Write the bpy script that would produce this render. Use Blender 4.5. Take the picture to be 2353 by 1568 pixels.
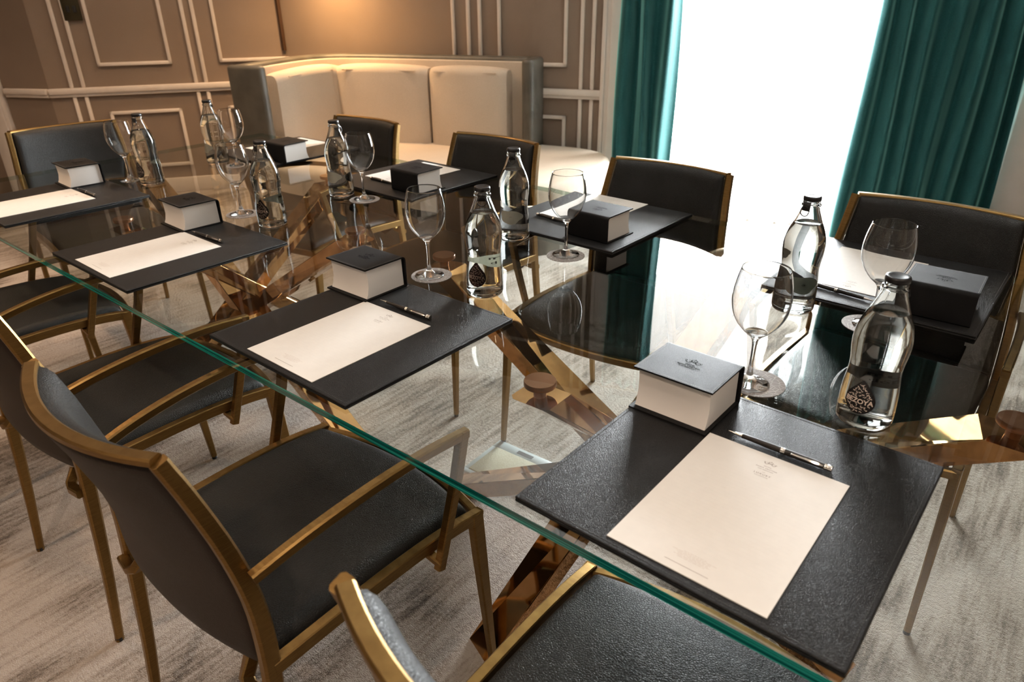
import bpy, bmesh, math, random
from mathutils import Vector, Matrix
random.seed(7)
for o in list(bpy.data.objects): bpy.data.objects.remove(o)
scene = bpy.context.scene
C = scene.collection
PI = math.pi

# ------------------------------------------------------------------ camera
cam_d = bpy.data.cameras.new('camera')
cam = bpy.data.objects.new('camera', cam_d); C.objects.link(cam)
cam_d.sensor_width = 36.0
cam_d.lens = 36.0*1608.885/2353.0
r_, u_, b_ = ((0.7756406, 0.6310789, -0.0110060), (-0.2772436, 0.3563134, 0.8922874), (0.5670253, -0.6890430, 0.4513337))
cam.matrix_world = Matrix(((r_[0], u_[0], b_[0], 0.0), (r_[1], u_[1], b_[1], 0.0), (r_[2], u_[2], b_[2], 1.3801), (0, 0, 0, 1)))
cam_d.clip_start = 0.02
cam_d.dof.use_dof = True
cam_d.dof.focus_distance = 1.5
cam_d.dof.aperture_fstop = 5.6
scene.camera = cam

# ------------------------------------------------------------------ world: bright overcast daylight
world = bpy.data.worlds.new('overcast_sky'); scene.world = world
world.use_nodes = True
bg = world.node_tree.nodes['Background']
bg.inputs['Color'].default_value = (0.93, 0.97, 1.0, 1)
bg.inputs['Strength'].default_value = 88.0

scene.view_settings.view_transform = 'Standard'
scene.view_settings.look = 'None'
scene.view_settings.exposure = 0.32
scene.view_settings.gamma = 1.0
scene.view_settings.use_curve_mapping = False
cy = scene.cycles
cy.max_bounces = 10; cy.diffuse_bounces = 3; cy.glossy_bounces = 4
cy.transmission_bounces = 10; cy.transparent_max_bounces = 16
cy.use_adaptive_sampling = True; cy.adaptive_threshold = 0.09; cy.adaptive_min_samples = 16
cy.sample_clamp_indirect = 5.0
cy.blur_glossy = 0.6
cy.use_denoising = True

# wall 3 (window wall) frame: origin = room corner, s along the wall, d into the room
CN = Vector((-4.84, 3.28)); A3 = math.radians(18.5)
D3 = Vector((math.cos(A3), math.sin(A3))); N3 = Vector((math.sin(A3), -math.cos(A3)))
def w3(s, d, z=0.0):
    p = CN + D3*s + N3*d
    return Vector((p.x, p.y, z))
WIN_S0, WIN_S1, WIN_TOP, CEIL = 2.56, 4.74, 2.62, 2.95

# daylight portal in the window opening (guides sampling of the sky)
pl = bpy.data.lights.new('window_daylight', 'AREA'); pl.shape = 'RECTANGLE'
pl.size = WIN_S1 - WIN_S0; pl.size_y = WIN_TOP; pl.cycles.is_portal = True
po = bpy.data.objects.new('window_daylight', pl); C.objects.link(po)
po.location = w3((WIN_S0+WIN_S1)/2, -0.16, WIN_TOP/2)
po.rotation_euler = Vector((N3.x, N3.y, 0)).to_track_quat('-Z', 'Y').to_euler()

# ------------------------------------------------------------------ materials
MATS = {}
def new_mat(name):
    m = bpy.data.materials.new(name); m.use_nodes = True
    MATS[name] = m
    nt = m.node_tree
    return m, nt, nt.nodes['Principled BSDF'], nt.nodes['Material Output']
def nd(nt, t, **kw):
    n = nt.nodes.new(t)
    for k, v in kw.items():
        if hasattr(n, k): setattr(n, k, v)
        else: n.inputs[k.replace('_', ' ')].default_value = v
    return n
def coords(nt, scale=(1, 1, 1), rot=(0, 0, 0), kind='Object'):
    tc = nt.nodes.new('ShaderNodeTexCoord'); mp = nt.nodes.new('ShaderNodeMapping')
    mp.inputs['Scale'].default_value = scale; mp.inputs['Rotation'].default_value = rot
    nt.links.new(tc.outputs[kind], mp.inputs['Vector']); return mp.outputs['Vector']
def ramp(nt, src, stops):
    r = nt.nodes.new('ShaderNodeValToRGB'); cr = r.color_ramp
    while len(cr.elements) < len(stops): cr.elements.new(0.5)
    for e, (p, c) in zip(cr.elements, stops): e.position = p; e.color = (*c, 1)
    nt.links.new(src, r.inputs['Fac']); return r.outputs['Color']
def bump(nt, bsdf, src, strength, dist):
    b = nt.nodes.new('ShaderNodeBump'); b.inputs['Strength'].default_value = strength
    b.inputs['Distance'].default_value = dist
    nt.links.new(src, b.inputs['Height']); nt.links.new(b.outputs['Normal'], bsdf.inputs['Normal'])
def simple(name, col, rough=0.5, metal=0.0, spec=0.5, noise=None, coat=0.0, sheen=0.0):
    m, nt, b, _ = new_mat(name)
    b.inputs['Base Color'].default_value = (*col, 1)
    b.inputs['Roughness'].default_value = rough; b.inputs['Metallic'].default_value = metal
    b.inputs['Specular IOR Level'].default_value = spec
    b.inputs['Coat Weight'].default_value = coat; b.inputs['Sheen Weight'].default_value = sheen
    if noise:                                     # (scale, colour variation, bump)
        sc, var, bs = noise
        n = nd(nt, 'ShaderNodeTexNoise', Scale=sc, Detail=4.0)
        nt.links.new(coords(nt), n.inputs['Vector'])
        c0 = tuple(max(0, c*(1-var)) for c in col); c1 = tuple(min(1, c*(1+var)) for c in col)
        nt.links.new(ramp(nt, n.outputs['Fac'], [(0.3, c0), (0.7, c1)]), b.inputs['Base Color'])
        if bs: bump(nt, b, n.outputs['Fac'], bs, 0.002)
    return m
def leather(name, col, rough, scale, bs, sheen=0.0, spec=0.5):
    m, nt, b, _ = new_mat(name)
    co = coords(nt)
    v = nd(nt, 'ShaderNodeTexVoronoi', Scale=scale, feature='DISTANCE_TO_EDGE')
    n0 = nd(nt, 'ShaderNodeTexNoise', Scale=scale*0.35, Detail=2.0)
    mx = nt.nodes.new('ShaderNodeMix'); mx.data_type = 'RGBA'; mx.blend_type = 'LINEAR_LIGHT'
    mx.inputs['Factor'].default_value = 0.35/scale
    nt.links.new(co, mx.inputs['A']); nt.links.new(n0.outputs['Color'], mx.inputs['B'])
    nt.links.new(co, n0.inputs['Vector']); nt.links.new(mx.outputs['Result'], v.inputs['Vector'])
    mr = nd(nt, 'ShaderNodeMapRange'); mr.inputs['From Max'].default_value = 0.18
    nt.links.new(v.outputs['Distance'], mr.inputs['Value'])
    bump(nt, b, mr.outputs['Result'], bs, 0.0006)
    n1 = nd(nt, 'ShaderNodeTexNoise', Scale=9.0, Detail=5.0); nt.links.new(co, n1.inputs['Vector'])
    nt.links.new(ramp(nt, n1.outputs['Fac'], [(0.3, tuple(c*0.75 for c in col)), (0.7, tuple(c*1.25 for c in col))]), b.inputs['Base Color'])
    rr = nd(nt, 'ShaderNodeMapRange'); rr.inputs['To Min'].default_value = rough-0.06; rr.inputs['To Max'].default_value = rough+0.08
    nt.links.new(n1.outputs['Fac'], rr.inputs['Value']); nt.links.new(rr.outputs['Result'], b.inputs['Roughness'])
    b.inputs['Sheen Weight'].default_value = sheen; b.inputs['Specular IOR Level'].default_value = spec
    return m
leather('pad_leather', (0.0085, 0.0085, 0.009), 0.47, 420, 0.5, spec=0.30)
leather('memo_leather', (0.008, 0.0078, 0.008), 0.56, 700, 0.35, spec=0.16)
leather('chair_leather', (0.013, 0.0125, 0.0112), 0.47, 240, 0.6, spec=0.26)
leather('chair_back', (0.022, 0.014, 0.010), 0.55, 300, 0.3, spec=0.3)
leather('sofa_leather', (0.085, 0.078, 0.062), 0.45, 120, 0.3)
simple('stitch', (0.05, 0.05, 0.05), 0.7)
simple('stitch_light', (0.30, 0.28, 0.26), 0.7)
simple('paper', (0.82, 0.80, 0.76), 0.75, noise=(60, 0.015, 0))
simple('paper_block', (0.80, 0.77, 0.73), 0.85, noise=(3, 0.02, 0))
simple('ink', (0.22, 0.17, 0.14), 0.8)
simple('ink_soft', (0.62, 0.55, 0.50), 0.8)
simple('rule_line', (0.76, 0.735, 0.69), 0.8)
simple('emboss', (0.002, 0.002, 0.002), 0.9, spec=0.05)
simple('pen_body', (0.02, 0.016, 0.013), 0.32, noise=(30, 0.2, 0))
simple('chrome', (0.86, 0.82, 0.76), 0.12, 1.0)
simple('cap_black', (0.012, 0.011, 0.012), 0.3)
simple('label_letter', (0.86, 0.72, 0.62), 0.45, noise=(90, 0.1, 0))
simple('label_back', (0.40, 0.40, 0.34), 0.6, noise=(40, 0.04, 0))
simple('label_print', (0.07, 0.065, 0.05), 0.6)
simple('trim_white', (0.68, 0.61, 0.54), 0.45, noise=(25, 0.03, 0))
simple('casing_white', (0.74, 0.68, 0.62), 0.42, noise=(12, 0.03, 0))
simple('ceiling_paint', (0.82, 0.78, 0.72), 0.8, noise=(8, 0.03, 0))
simple('dark_bronze', (0.05, 0.042, 0.022), 0.4, 0.6)
simple('dark_strip', (0.07, 0.032, 0.012), 0.6)
simple('grey_plastic', (0.32, 0.36, 0.37), 0.5)
simple('black_rubber', (0.01, 0.01, 0.01), 0.6)
simple('lamp_metal', (0.5, 0.36, 0.16), 0.3, 1.0)
def brass():
    m, nt, b, _ = new_mat('brass')
    co = coords(nt, (3, 3, 60))
    n = nd(nt, 'ShaderNodeTexNoise', Scale=14.0, Detail=5.0); nt.links.new(co, n.inputs['Vector'])
    nt.links.new(ramp(nt, n.outputs['Fac'], [(0.25, (0.20, 0.115, 0.038)), (0.75, (0.30, 0.185, 0.066))]), b.inputs['Base Color'])
    b.inputs['Metallic'].default_value = 1.0; b.inputs['Roughness'].default_value = 0.36
brass()
def bronze_mirror():
    m, nt, b, _ = new_mat('bronze_mirror')
    n = nd(nt, 'ShaderNodeTexNoise', Scale=30.0, Detail=6.0); nt.links.new(coords(nt), n.inputs['Vector'])
    nt.links.new(ramp(nt, n.outputs['Fac'], [(0.3, (0.44, 0.235, 0.095)), (0.7, (0.56, 0.315, 0.135))]), b.inputs['Base Color'])
    b.inputs['Metallic'].default_value = 1.0; b.inputs['Roughness'].default_value = 0.045
bronze_mirror()
def copper():
    m, nt, b, _ = new_mat('copper_disc')
    w = nd(nt, 'ShaderNodeTexWave', Scale=90.0, wave_type='RINGS', rings_direction='Z')
    nt.links.new(coords(nt), w.inputs['Vector'])
    b.inputs['Base Color'].default_value = (0.33, 0.155, 0.085, 1); b.inputs['Metallic'].default_value = 1.0
    b.inputs['Roughness'].default_value = 0.28; bump(nt, b, w.outputs['Fac'], 0.15, 0.0004)
copper()
def fabric(name, c0, c1, scale=700, bs=0.3, sheen=0.0, rough=0.9):
    m, nt, b, _ = new_mat(name)
    co = coords(nt)
    n = nd(nt, 'ShaderNodeTexNoise', Scale=scale*0.5, Detail=2.0); nt.links.new(co, n.inputs['Vector'])
    n2 = nd(nt, 'ShaderNodeTexNoise', Scale=4.0, Detail=3.0); nt.links.new(co, n2.inputs['Vector'])
    mx = nt.nodes.new('ShaderNodeMix'); mx.inputs['Factor'].default_value = 0.4
    nt.links.new(n.outputs['Fac'], mx.inputs['A']); nt.links.new(n2.outputs['Fac'], mx.inputs['B'])
    nt.links.new(ramp(nt, mx.outputs['Result'], [(0.35, c0), (0.65, c1)]), b.inputs['Base Color'])
    bump(nt, b, n.outputs['Fac'], bs, 0.001)
    b.inputs['Roughness'].default_value = rough; b.inputs['Sheen Weight'].default_value = sheen
    b.inputs['Specular IOR Level'].default_value = 0.2
    return b
fabric('wall_fabric', (0.222, 0.168, 0.126), (0.252, 0.193, 0.147), 500, 0.25)
fabric('sofa_fabric', (0.50, 0.425, 0.335), (0.58, 0.495, 0.40), 450, 0.35)
bb = fabric('velvet_teal', (0.009, 0.062, 0.064), (0.015, 0.088, 0.088), 300, 0.1, 1.0, 0.75)
bb.inputs['Sheen Tint'].default_value = (0.40, 0.95, 0.88, 1); bb.inputs['Sheen Roughness'].default_value = 0.35
fabric('carpet_patch', (0.30, 0.28, 0.21), (0.40, 0.38, 0.29), 500, 0.8)
def carpet():
    m, nt, b, _ = new_mat('carpet')
    def mth(op, a, bb_=None, clamp=False):
        x = nt.nodes.new('ShaderNodeMath'); x.operation = op; x.use_clamp = clamp
        for i, q in enumerate((a, bb_)):
            if q is None: continue
            if isinstance(q, (int, float)): x.inputs[i].default_value = q
            else: nt.links.new(q, x.inputs[i])
        return x.outputs[0]
    def noise(sc, vec, detail=3.0, rough=0.5, dist=0.0):
        n = nd(nt, 'ShaderNodeTexNoise', Scale=sc, Detail=detail, Roughness=rough, Distortion=dist); nt.links.new(vec, n.inputs['Vector']); return n.outputs['Fac']
    dirn = (0, 0, math.radians(12))
    streak = noise(1.0, coords(nt, (58, 6.5, 1), dirn), 5.0, 0.6, 0.15)      # thin broken dashes along the weave
    broad = noise(1.0, coords(nt, (9, 2.2, 1), dirn), 3.0, 0.5, 0.6)
    big = noise(1.5, coords(nt), 3.0, 0.5, 1.0)
    fine = noise(330.0, coords(nt), 2.0, 0.6); grain = noise(95.0, coords(nt), 2.0, 0.6)
    # pale leaf-like arcs
    wv = nd(nt, 'ShaderNodeTexVoronoi', Scale=1.5, feature='DISTANCE_TO_EDGE')
    wob = nd(nt, 'ShaderNodeTexNoise', Scale=0.9, Detail=1.0); nt.links.new(coords(nt), wob.inputs['Vector'])
    mx = nt.nodes.new('ShaderNodeMix'); mx.data_type = 'RGBA'; mx.blend_type = 'LINEAR_LIGHT'; mx.inputs['Factor'].default_value = 0.55
    nt.links.new(coords(nt, (1.0, 0.62, 1), dirn), mx.inputs['A']); nt.links.new(wob.outputs['Color'], mx.inputs['B']); nt.links.new(mx.outputs['Result'], wv.inputs['Vector'])
    mr = nd(nt, 'ShaderNodeMapRange'); mr.inputs['From Min'].default_value = 0.02; mr.inputs['From Max'].default_value = 0.13
    nt.links.new(wv.outputs['Distance'], mr.inputs['Value']); leaf = mr.outputs['Result']
    amt = mth('ADD', mth('MULTIPLY', broad, 0.75), mth('MULTIPLY', big, 0.55))           # 0..1.3, mean 0.65
    f = mth('ADD', mth('MULTIPLY', streak, 0.95), mth('MULTIPLY', mth('SUBTRACT', amt, 0.65), 0.85))
    f = mth('ADD', f, mth('MULTIPLY', mth('SUBTRACT', grain, 0.5), 0.42)); f = mth('ADD', f, mth('MULTIPLY', mth('SUBTRACT', fine, 0.5), 0.46))
    f = mth('SUBTRACT', f, mth('MULTIPLY', mth('SUBTRACT', 1.0, leaf), 0.28), True)
    col = ramp(nt, f, [(0.20, (0.40, 0.35, 0.305)), (0.44, (0.285, 0.24, 0.20)), (0.57, (0.17, 0.136, 0.108)), (0.78, (0.056, 0.044, 0.034))])
    nt.links.new(col, b.inputs['Base Color'])
    b.inputs['Roughness'].default_value = 0.95; b.inputs['Specular IOR Level'].default_value = 0.1
    b.inputs['Sheen Weight'].default_value = 0.1
    bump(nt, b, mth('ADD', fine, mth('MULTIPLY', grain, 1.2)), 0.8, 0.006)
carpet()
def thin_glass(name, tint, f0, rough=0.0):
    """clear sheet: transparent body with an angle-dependent mirror reflection, same from both sides"""
    m, nt, b, out = new_mat(name); nt.nodes.remove(b)
    tr = nd(nt, 'ShaderNodeBsdfTransparent', Color=(*tint, 1)); gl = nd(nt, 'ShaderNodeBsdfGlossy', Roughness=rough)
    ge = nt.nodes.new('ShaderNodeNewGeometry'); dp = nd(nt, 'ShaderNodeVectorMath', operation='DOT_PRODUCT')
    nt.links.new(ge.outputs['Normal'], dp.inputs[0]); nt.links.new(ge.outputs['Incoming'], dp.inputs[1])
    def mth(op, a, b2=None):
        x = nt.nodes.new('ShaderNodeMath'); x.operation = op
        for i, q in enumerate((a, b2)):
            if q is None: continue
            if isinstance(q, (int, float)): x.inputs[i].default_value = q
            else: nt.links.new(q, x.inputs[i])
        return x.outputs[0]
    p5 = mth('POWER', mth('SUBTRACT', 1.0, mth('ABSOLUTE', dp.outputs['Value'])), 5.0)
    f = mth('ADD', mth('MULTIPLY', p5, 1-f0), f0)
    mx = nt.nodes.new('ShaderNodeMixShader')
    nt.links.new(f, mx.inputs['Fac']); nt.links.new(tr.outputs[0], mx.inputs[1]); nt.links.new(gl.outputs[0], mx.inputs[2])
    nt.links.new(mx.outputs[0], out.inputs['Surface'])
thin_glass('table_glass', (0.91, 0.945, 0.925), 0.11)
thin_glass('window_pane', (0.97, 0.98, 0.98), 0.06)
def clear(name, tint):
    m, nt, b, out = new_mat(name); nt.nodes.remove(b)
    tr = nd(nt, 'ShaderNodeBsdfTransparent', Color=(*tint, 1)); nt.links.new(tr.outputs[0], out.inputs['Surface'])
clear('table_glass_under', (0.97, 0.985, 0.975))
def glass(name, tint, ior, rough=0.0):
    m, nt, b, out = new_mat(name); nt.nodes.remove(b)
    g = nd(nt, 'ShaderNodeBsdfGlass', Color=(*tint, 1), IOR=ior, Roughness=rough)
    nt.links.new(g.outputs[0], out.inputs['Surface'])
glass('bottle_glass', (0.990, 0.998, 0.993), 1.47)
glass('wine_glass', (0.998, 0.999, 0.998), 1.47)
glass('water', (0.998, 0.999, 0.998), 1.33)
def glass_edge():
    m, nt, b, out = new_mat('glass_edge')
    n = nd(nt, 'ShaderNodeTexNoise', Scale=1.0, Detail=3.0); nt.links.new(coords(nt, (1.6, 1.6, 420)), n.inputs['Vector'])
    nt.links.new(ramp(nt, n.outputs['Fac'], [(0.32, (0.0, 0.035, 0.035)), (0.48, (0.006, 0.14, 0.125)), (0.62, (0.03, 0.42, 0.35))]), b.inputs['Base Color'])  # lightest stop paints bright teal highlights into the edge colour
    b.inputs['Roughness'].default_value = 0.12; b.inputs['Coat Weight'].default_value = 0.3
glass_edge()
thin_glass('glass_edge_pale', (0.50, 0.66, 0.60), 0.10)  # lighter copy for far and left edges, painting in light passing through
def sheer():
    m, nt, b, out = new_mat('sheer_voile'); nt.nodes.remove(b)
    n = nd(nt, 'ShaderNodeTexNoise', Scale=900.0, Detail=1.0); nt.links.new(coords(nt), n.inputs['Vector'])
    tr = nd(nt, 'ShaderNodeBsdfTransparent', Color=(1, 1, 1, 1)); tl = nd(nt, 'ShaderNodeBsdfTranslucent', Color=(0.95, 0.95, 0.95, 1))
    df = nd(nt, 'ShaderNodeBsdfDiffuse', Color=(0.9, 0.9, 0.88, 1))
    a = nt.nodes.new('ShaderNodeMixShader'); a.inputs['Fac'].default_value = 0.25
    nt.links.new(tl.outputs[0], a.inputs[1]); nt.links.new(df.outputs[0], a.inputs[2])
    mr = nd(nt, 'ShaderNodeMapRange'); mr.inputs['To Min'].default_value = 0.33; mr.inputs['To Max'].default_value = 0.47
    nt.links.new(n.outputs['Fac'], mr.inputs['Value'])
    c = nt.nodes.new('ShaderNodeMixShader'); nt.links.new(mr.outputs['Result'], c.inputs['Fac'])
    nt.links.new(tr.outputs[0], c.inputs[1]); nt.links.new(a.outputs[0], c.inputs[2])
    nt.links.new(c.outputs[0], out.inputs['Surface'])
sheer()
def drop_label(name, dark, mid, light):
    m, nt, b, _ = new_mat(name)
    co = coords(nt, (1, 1, 1))
    n = nd(nt, 'ShaderNodeTexNoise', Scale=150.0, Detail=1.0, Distortion=2.2); nt.links.new(co, n.inputs['Vector'])
    w = nd(nt, 'ShaderNodeTexWave', Scale=75.0, Distortion=14.0, Detail=1.0); w.inputs['Detail Scale'].default_value = 1.6
    nt.links.new(co, w.inputs['Vector'])
    c = ramp(nt, w.outputs['Fac'], [(0.0, dark), (0.72, dark), (0.90, mid)])
    nt.links.new(c, b.inputs['Base Color']); b.inputs['Roughness'].default_value = 0.4
drop_label('drop_black', (0.006, 0.005, 0.006), (0.03, 0.024, 0.022), (0.60, 0.42, 0.36))
drop_label('drop_maroon', (0.10, 0.010, 0.016), (0.22, 0.04, 0.045), (0.62, 0.40, 0.36))
def coaster_mat():
    m, nt, b, _ = new_mat('coaster_print')
    v = nd(nt, 'ShaderNodeTexVoronoi', Scale=95.0, feature='DISTANCE_TO_EDGE'); nt.links.new(coords(nt), v.inputs['Vector'])
    nt.links.new(ramp(nt, v.outputs['Distance'], [(0.0, (0.50, 0.47, 0.44)), (0.018, (0.46, 0.43, 0.41)), (0.035, (0.24, 0.22, 0.21))]), b.inputs['Base Color'])
    b.inputs['Roughness'].default_value = 0.7
coaster_mat()
def emit(name, col, s):
    m, nt, b, out = new_mat(name)
    b.inputs['Emission Color'].default_value = (*col, 1); b.inputs['Emission Strength'].default_value = s
emit('lamp_glow', (1.0, 0.72, 0.40), 8.0)
emit('spot_glow', (1.0, 0.74, 0.46), 25.0)

# ------------------------------------------------------------------ helpers
def link(name, me, mat, parent=None):
    o = bpy.data.objects.new(name, me); C.objects.link(o)
    if mat and not me.materials: me.materials.append(MATS[mat])
    if parent: o.parent = parent
    return o
def mesh(name, v, f, smooth=False, mats=None, mi=None):
    me = bpy.data.meshes.new(name); me.from_pydata([tuple(p) for p in v], [], f)
    if smooth: me.polygons.foreach_set('use_smooth', [True]*len(me.polygons))
    if mats:
        for k in mats: me.materials.append(MATS[k])
        if mi: me.polygons.foreach_set('material_index', mi)
    me.update(); return me
def fix(me):
    bm = bmesh.new(); bm.from_mesh(me); bmesh.ops.recalc_face_normals(bm, faces=bm.faces); bm.to_mesh(me); bm.free(); return me
def autosmooth(me, deg=40):
    me.polygons.foreach_set('use_smooth', [True]*len(me.polygons))
    me.set_sharp_from_angle(angle=math.radians(deg)); return me
def tag(o, label, cat, group=None, kind=None):
    o['label'] = label; o['category'] = cat
    if group: o['group'] = group
    if kind: o['kind'] = kind
    return o
def struct(o, label=None, cat=None):
    o['kind'] = 'structure'
    if label: o['label'] = label
    if cat: o['category'] = cat
    return o
def empty(name, loc=(0, 0, 0), rz=0.0):
    o = bpy.data.objects.new(name, None); C.objects.link(o); o.location = loc; o.rotation_euler = (0, 0, rz)
    o.empty_display_size = 0.1; return o
def dup(root, loc, rz):
    def cp(o, par):
        c = o.copy(); C.objects.link(c); c.parent = par
        for ch in kids.get(o, []): cp(ch, c)
        return c
    kids = {}
    def walk(o):
        kids[o] = list(o.children)
        for ch in kids[o]: walk(ch)
    walk(root)
    r = cp(root, None); r.location = loc; r.rotation_euler = (0, 0, rz); return r
def box(x0, x1, y0, y1, z0, z1, bev=0.0, seg=2, name='box'):
    bm = bmesh.new()
    vs = [bm.verts.new((x, y, z)) for z in (z0, z1) for y in (y0, y1) for x in (x0, x1)]
    for q in ((0, 2, 3, 1), (4, 5, 7, 6), (0, 1, 5, 4), (2, 6, 7, 3), (0, 4, 6, 2), (1, 3, 7, 5)): bm.faces.new([vs[i] for i in q])
    bmesh.ops.recalc_face_normals(bm, faces=bm.faces)
    if bev: bmesh.ops.bevel(bm, geom=bm.edges[:], offset=bev, segments=seg, profile=0.5, affect='EDGES')
    me = bpy.data.meshes.new(name); bm.to_mesh(me); bm.free()
    if bev: autosmooth(me)
    return me
def cat_mesh(parts, name='joined'):
    bm = bmesh.new()
    for p in parts: bm.from_mesh(p)
    me = bpy.data.meshes.new(name); bm.to_mesh(me); bm.free(); return me
def sweep(path, sizes, side=None, cham=0.0025, name='bar'):
    """chamfered rectangular bar along a path; sizes = (across 'side', across the other axis) per point"""
    n = len(path); P = [Vector(p) for p in path]; v = []; f = []
    for i in range(n):
        t = (P[min(i+1, n-1)] - P[max(i-1, 0)]).normalized()
        a = Vector(side) if side else Vector((0, 0, 1))
        a = (a - t*a.dot(t)).normalized(); b2 = t.cross(a)
        w, h = sizes[i] if isinstance(sizes, list) else sizes
        k = min(cham, w*0.3, h*0.3); w2, h2 = w/2, h/2
        for x, y in ((w2-k, -h2), (w2, -h2+k), (w2, h2-k), (w2-k, h2), (-w2+k, h2), (-w2, h2-k), (-w2, -h2+k), (-w2+k, -h2)):
            v.append(P[i] + a*x + b2*y)
    for i in range(n-1):
        for k in range(8):
            k2 = (k+1) % 8
            f.append((i*8+k, i*8+k2, (i+1)*8+k2, (i+1)*8+k))
    f.append(tuple(range(8))[::-1]); f.append(tuple(range((n-1)*8, n*8)))
    return autosmooth(fix(mesh(name, v, f)), 32)
def lathe(prof, seg=48, name='lathe', closed=False):
    """prof: (r, z) outline; r==0 points become poles"""
    v = []; f = []; rings = []
    for r, z in prof:
        if r < 1e-7: rings.append([len(v)]); v.append((0, 0, z))
        else:
            rings.append(list(range(len(v), len(v)+seg)))
            v += [(r*math.cos(2*PI*k/seg), r*math.sin(2*PI*k/seg), z) for k in range(seg)]
    pairs = list(zip(rings[:-1], rings[1:]))
    if closed: pairs.append((rings[-1], rings[0]))
    for A, B in pairs:
        for k in range(seg):
            k2 = (k+1) % seg
            if len(A) == 1 and len(B) == 1: continue
            if len(A) == 1: f.append((A[0], B[k], B[k2]))
            elif len(B) == 1: f.append((A[k], B[0], A[k2]))
            else: f.append((A[k], A[k2], B[k2], B[k]))
    return autosmooth(fix(mesh(name, v, f)), 50)
def spline(pts, n):
    """Catmull-Rom through pts"""
    P = [Vector(p) for p in pts]; out = []
    m = len(P)-1
    for i in range(n):
        t = i/(n-1)*m; k = min(int(t), m-1); u = t-k
        a, b2, c, d = P[max(k-1, 0)], P[k], P[k+1], P[min(k+2, m)]
        out.append(0.5*((2*b2) + (c-a)*u + (2*a-5*b2+4*c-d)*u*u + (3*b2-a-3*c+d)*u*u*u))
    return out
def lerp_tab(tab, x):
    for (a, p), (b2, q) in zip(tab[:-1], tab[1:]):
        if x <= b2: 
            t = max(0.0, (x-a)/(b2-a)); t = t*t*(3-2*t)*0.0 + t
            return p + (q-p)*t
    return tab[-1][1]
def text_mesh(s, width=None, height=None, bold=0.0, spacing=1.0):
    cu = bpy.data.curves.new('t', 'FONT'); cu.body = s; cu.align_x = 'CENTER'; cu.align_y = 'CENTER'
    cu.offset = bold; cu.space_character = spacing; cu.resolution_u = 3
    o = bpy.data.objects.new('t', cu); C.objects.link(o)
    dg = bpy.context.evaluated_depsgraph_get()
    me = bpy.data.meshes.new_from_object(o.evaluated_get(dg))
    bpy.data.objects.remove(o); bpy.data.curves.remove(cu)
    xs = [v.co.x for v in me.vertices]; ys = [v.co.y for v in me.vertices]
    cx, cyy = (min(xs)+max(xs))/2, (min(ys)+max(ys))/2
    k = width/(max(xs)-min(xs)) if width else height/(max(ys)-min(ys))
    ky = height/(max(ys)-min(ys)) if height else k
    for v in me.vertices: v.co = ((v.co.x-cx)*k, (v.co.y-cyy)*ky, 0)
    me.materials.clear(); return me
def moved(me, dx=0, dy=0, dz=0):
    me.transform(Matrix.Translation((dx, dy, dz))); return me
def ribbon(pts, w, z=0.0):
    v = []; f = []; P = [Vector((p[0], p[1], 0)) for p in pts]; n = len(P)
    for i in range(n):
        t = (P[min(i+1, n-1)]-P[max(i-1, 0)]).normalized(); a = Vector((-t.y, t.x, 0))
        ww = w*(1.0 if 0 < i < n-1 else 0.5)
        v += [P[i]+a*ww/2+Vector((0, 0, z)), P[i]-a*ww/2+Vector((0, 0, z))]
    for i in range(n-1): f.append((2*i, 2*i+1, 2*i+3, 2*i+2))
    return mesh('ribbon', v, f)
def disc2d(x, y, r, n=10):
    return mesh('dot', [(x+r*math.cos(2*PI*k/n), y+r*math.sin(2*PI*k/n), 0) for k in range(n)], [tuple(range(n))])
def emblem(w):
    """small crowned scroll ornament, w wide, centred on the origin"""
    k = w; p = []
    for s in (-1, 1):
        p.append(ribbon([(s*k*(0.06+0.40*t), k*(0.05-0.22*math.sin(t*PI*0.95))) for t in [i/10 for i in range(11)]], k*0.035))
        p.append(ribbon([(s*k*(0.44+0.06*math.cos(a)), k*(0.02+0.07*math.sin(a))) for a in [i*0.62 for i in range(9)]], k*0.03))
        p.append(ribbon([(s*k*(0.20+0.07*math.cos(a)), k*(0.02+0.07*math.sin(a))) for a in [i*0.62 for i in range(10)]], k*0.025))
        p.append(disc2d(s*k*0.17, k*0.19, k*0.022)); p.append(disc2d(s*k*0.30, k*0.10, k*0.02))
        p.append(ribbon([(s*k*0.05, k*0.0), (s*k*0.14, k*0.08), (s*k*0.13, k*0.19)], k*0.03))
    p.append(ribbon([(k*0.16*math.cos(a), k*0.06+k*0.20*math.sin(a)) for a in [0.2+i*0.275 for i in range(11)]], k*0.03))
    p.append(ribbon([(0, -k*0.10), (0, k*0.20)], k*0.05)); p.append(disc2d(0, k*0.29, k*0.03))
    p.append(ribbon([(-k*0.10, -k*0.03), (k*0.10, -k*0.03)], k*0.04))
    return cat_mesh(p, 'emblem')

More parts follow.
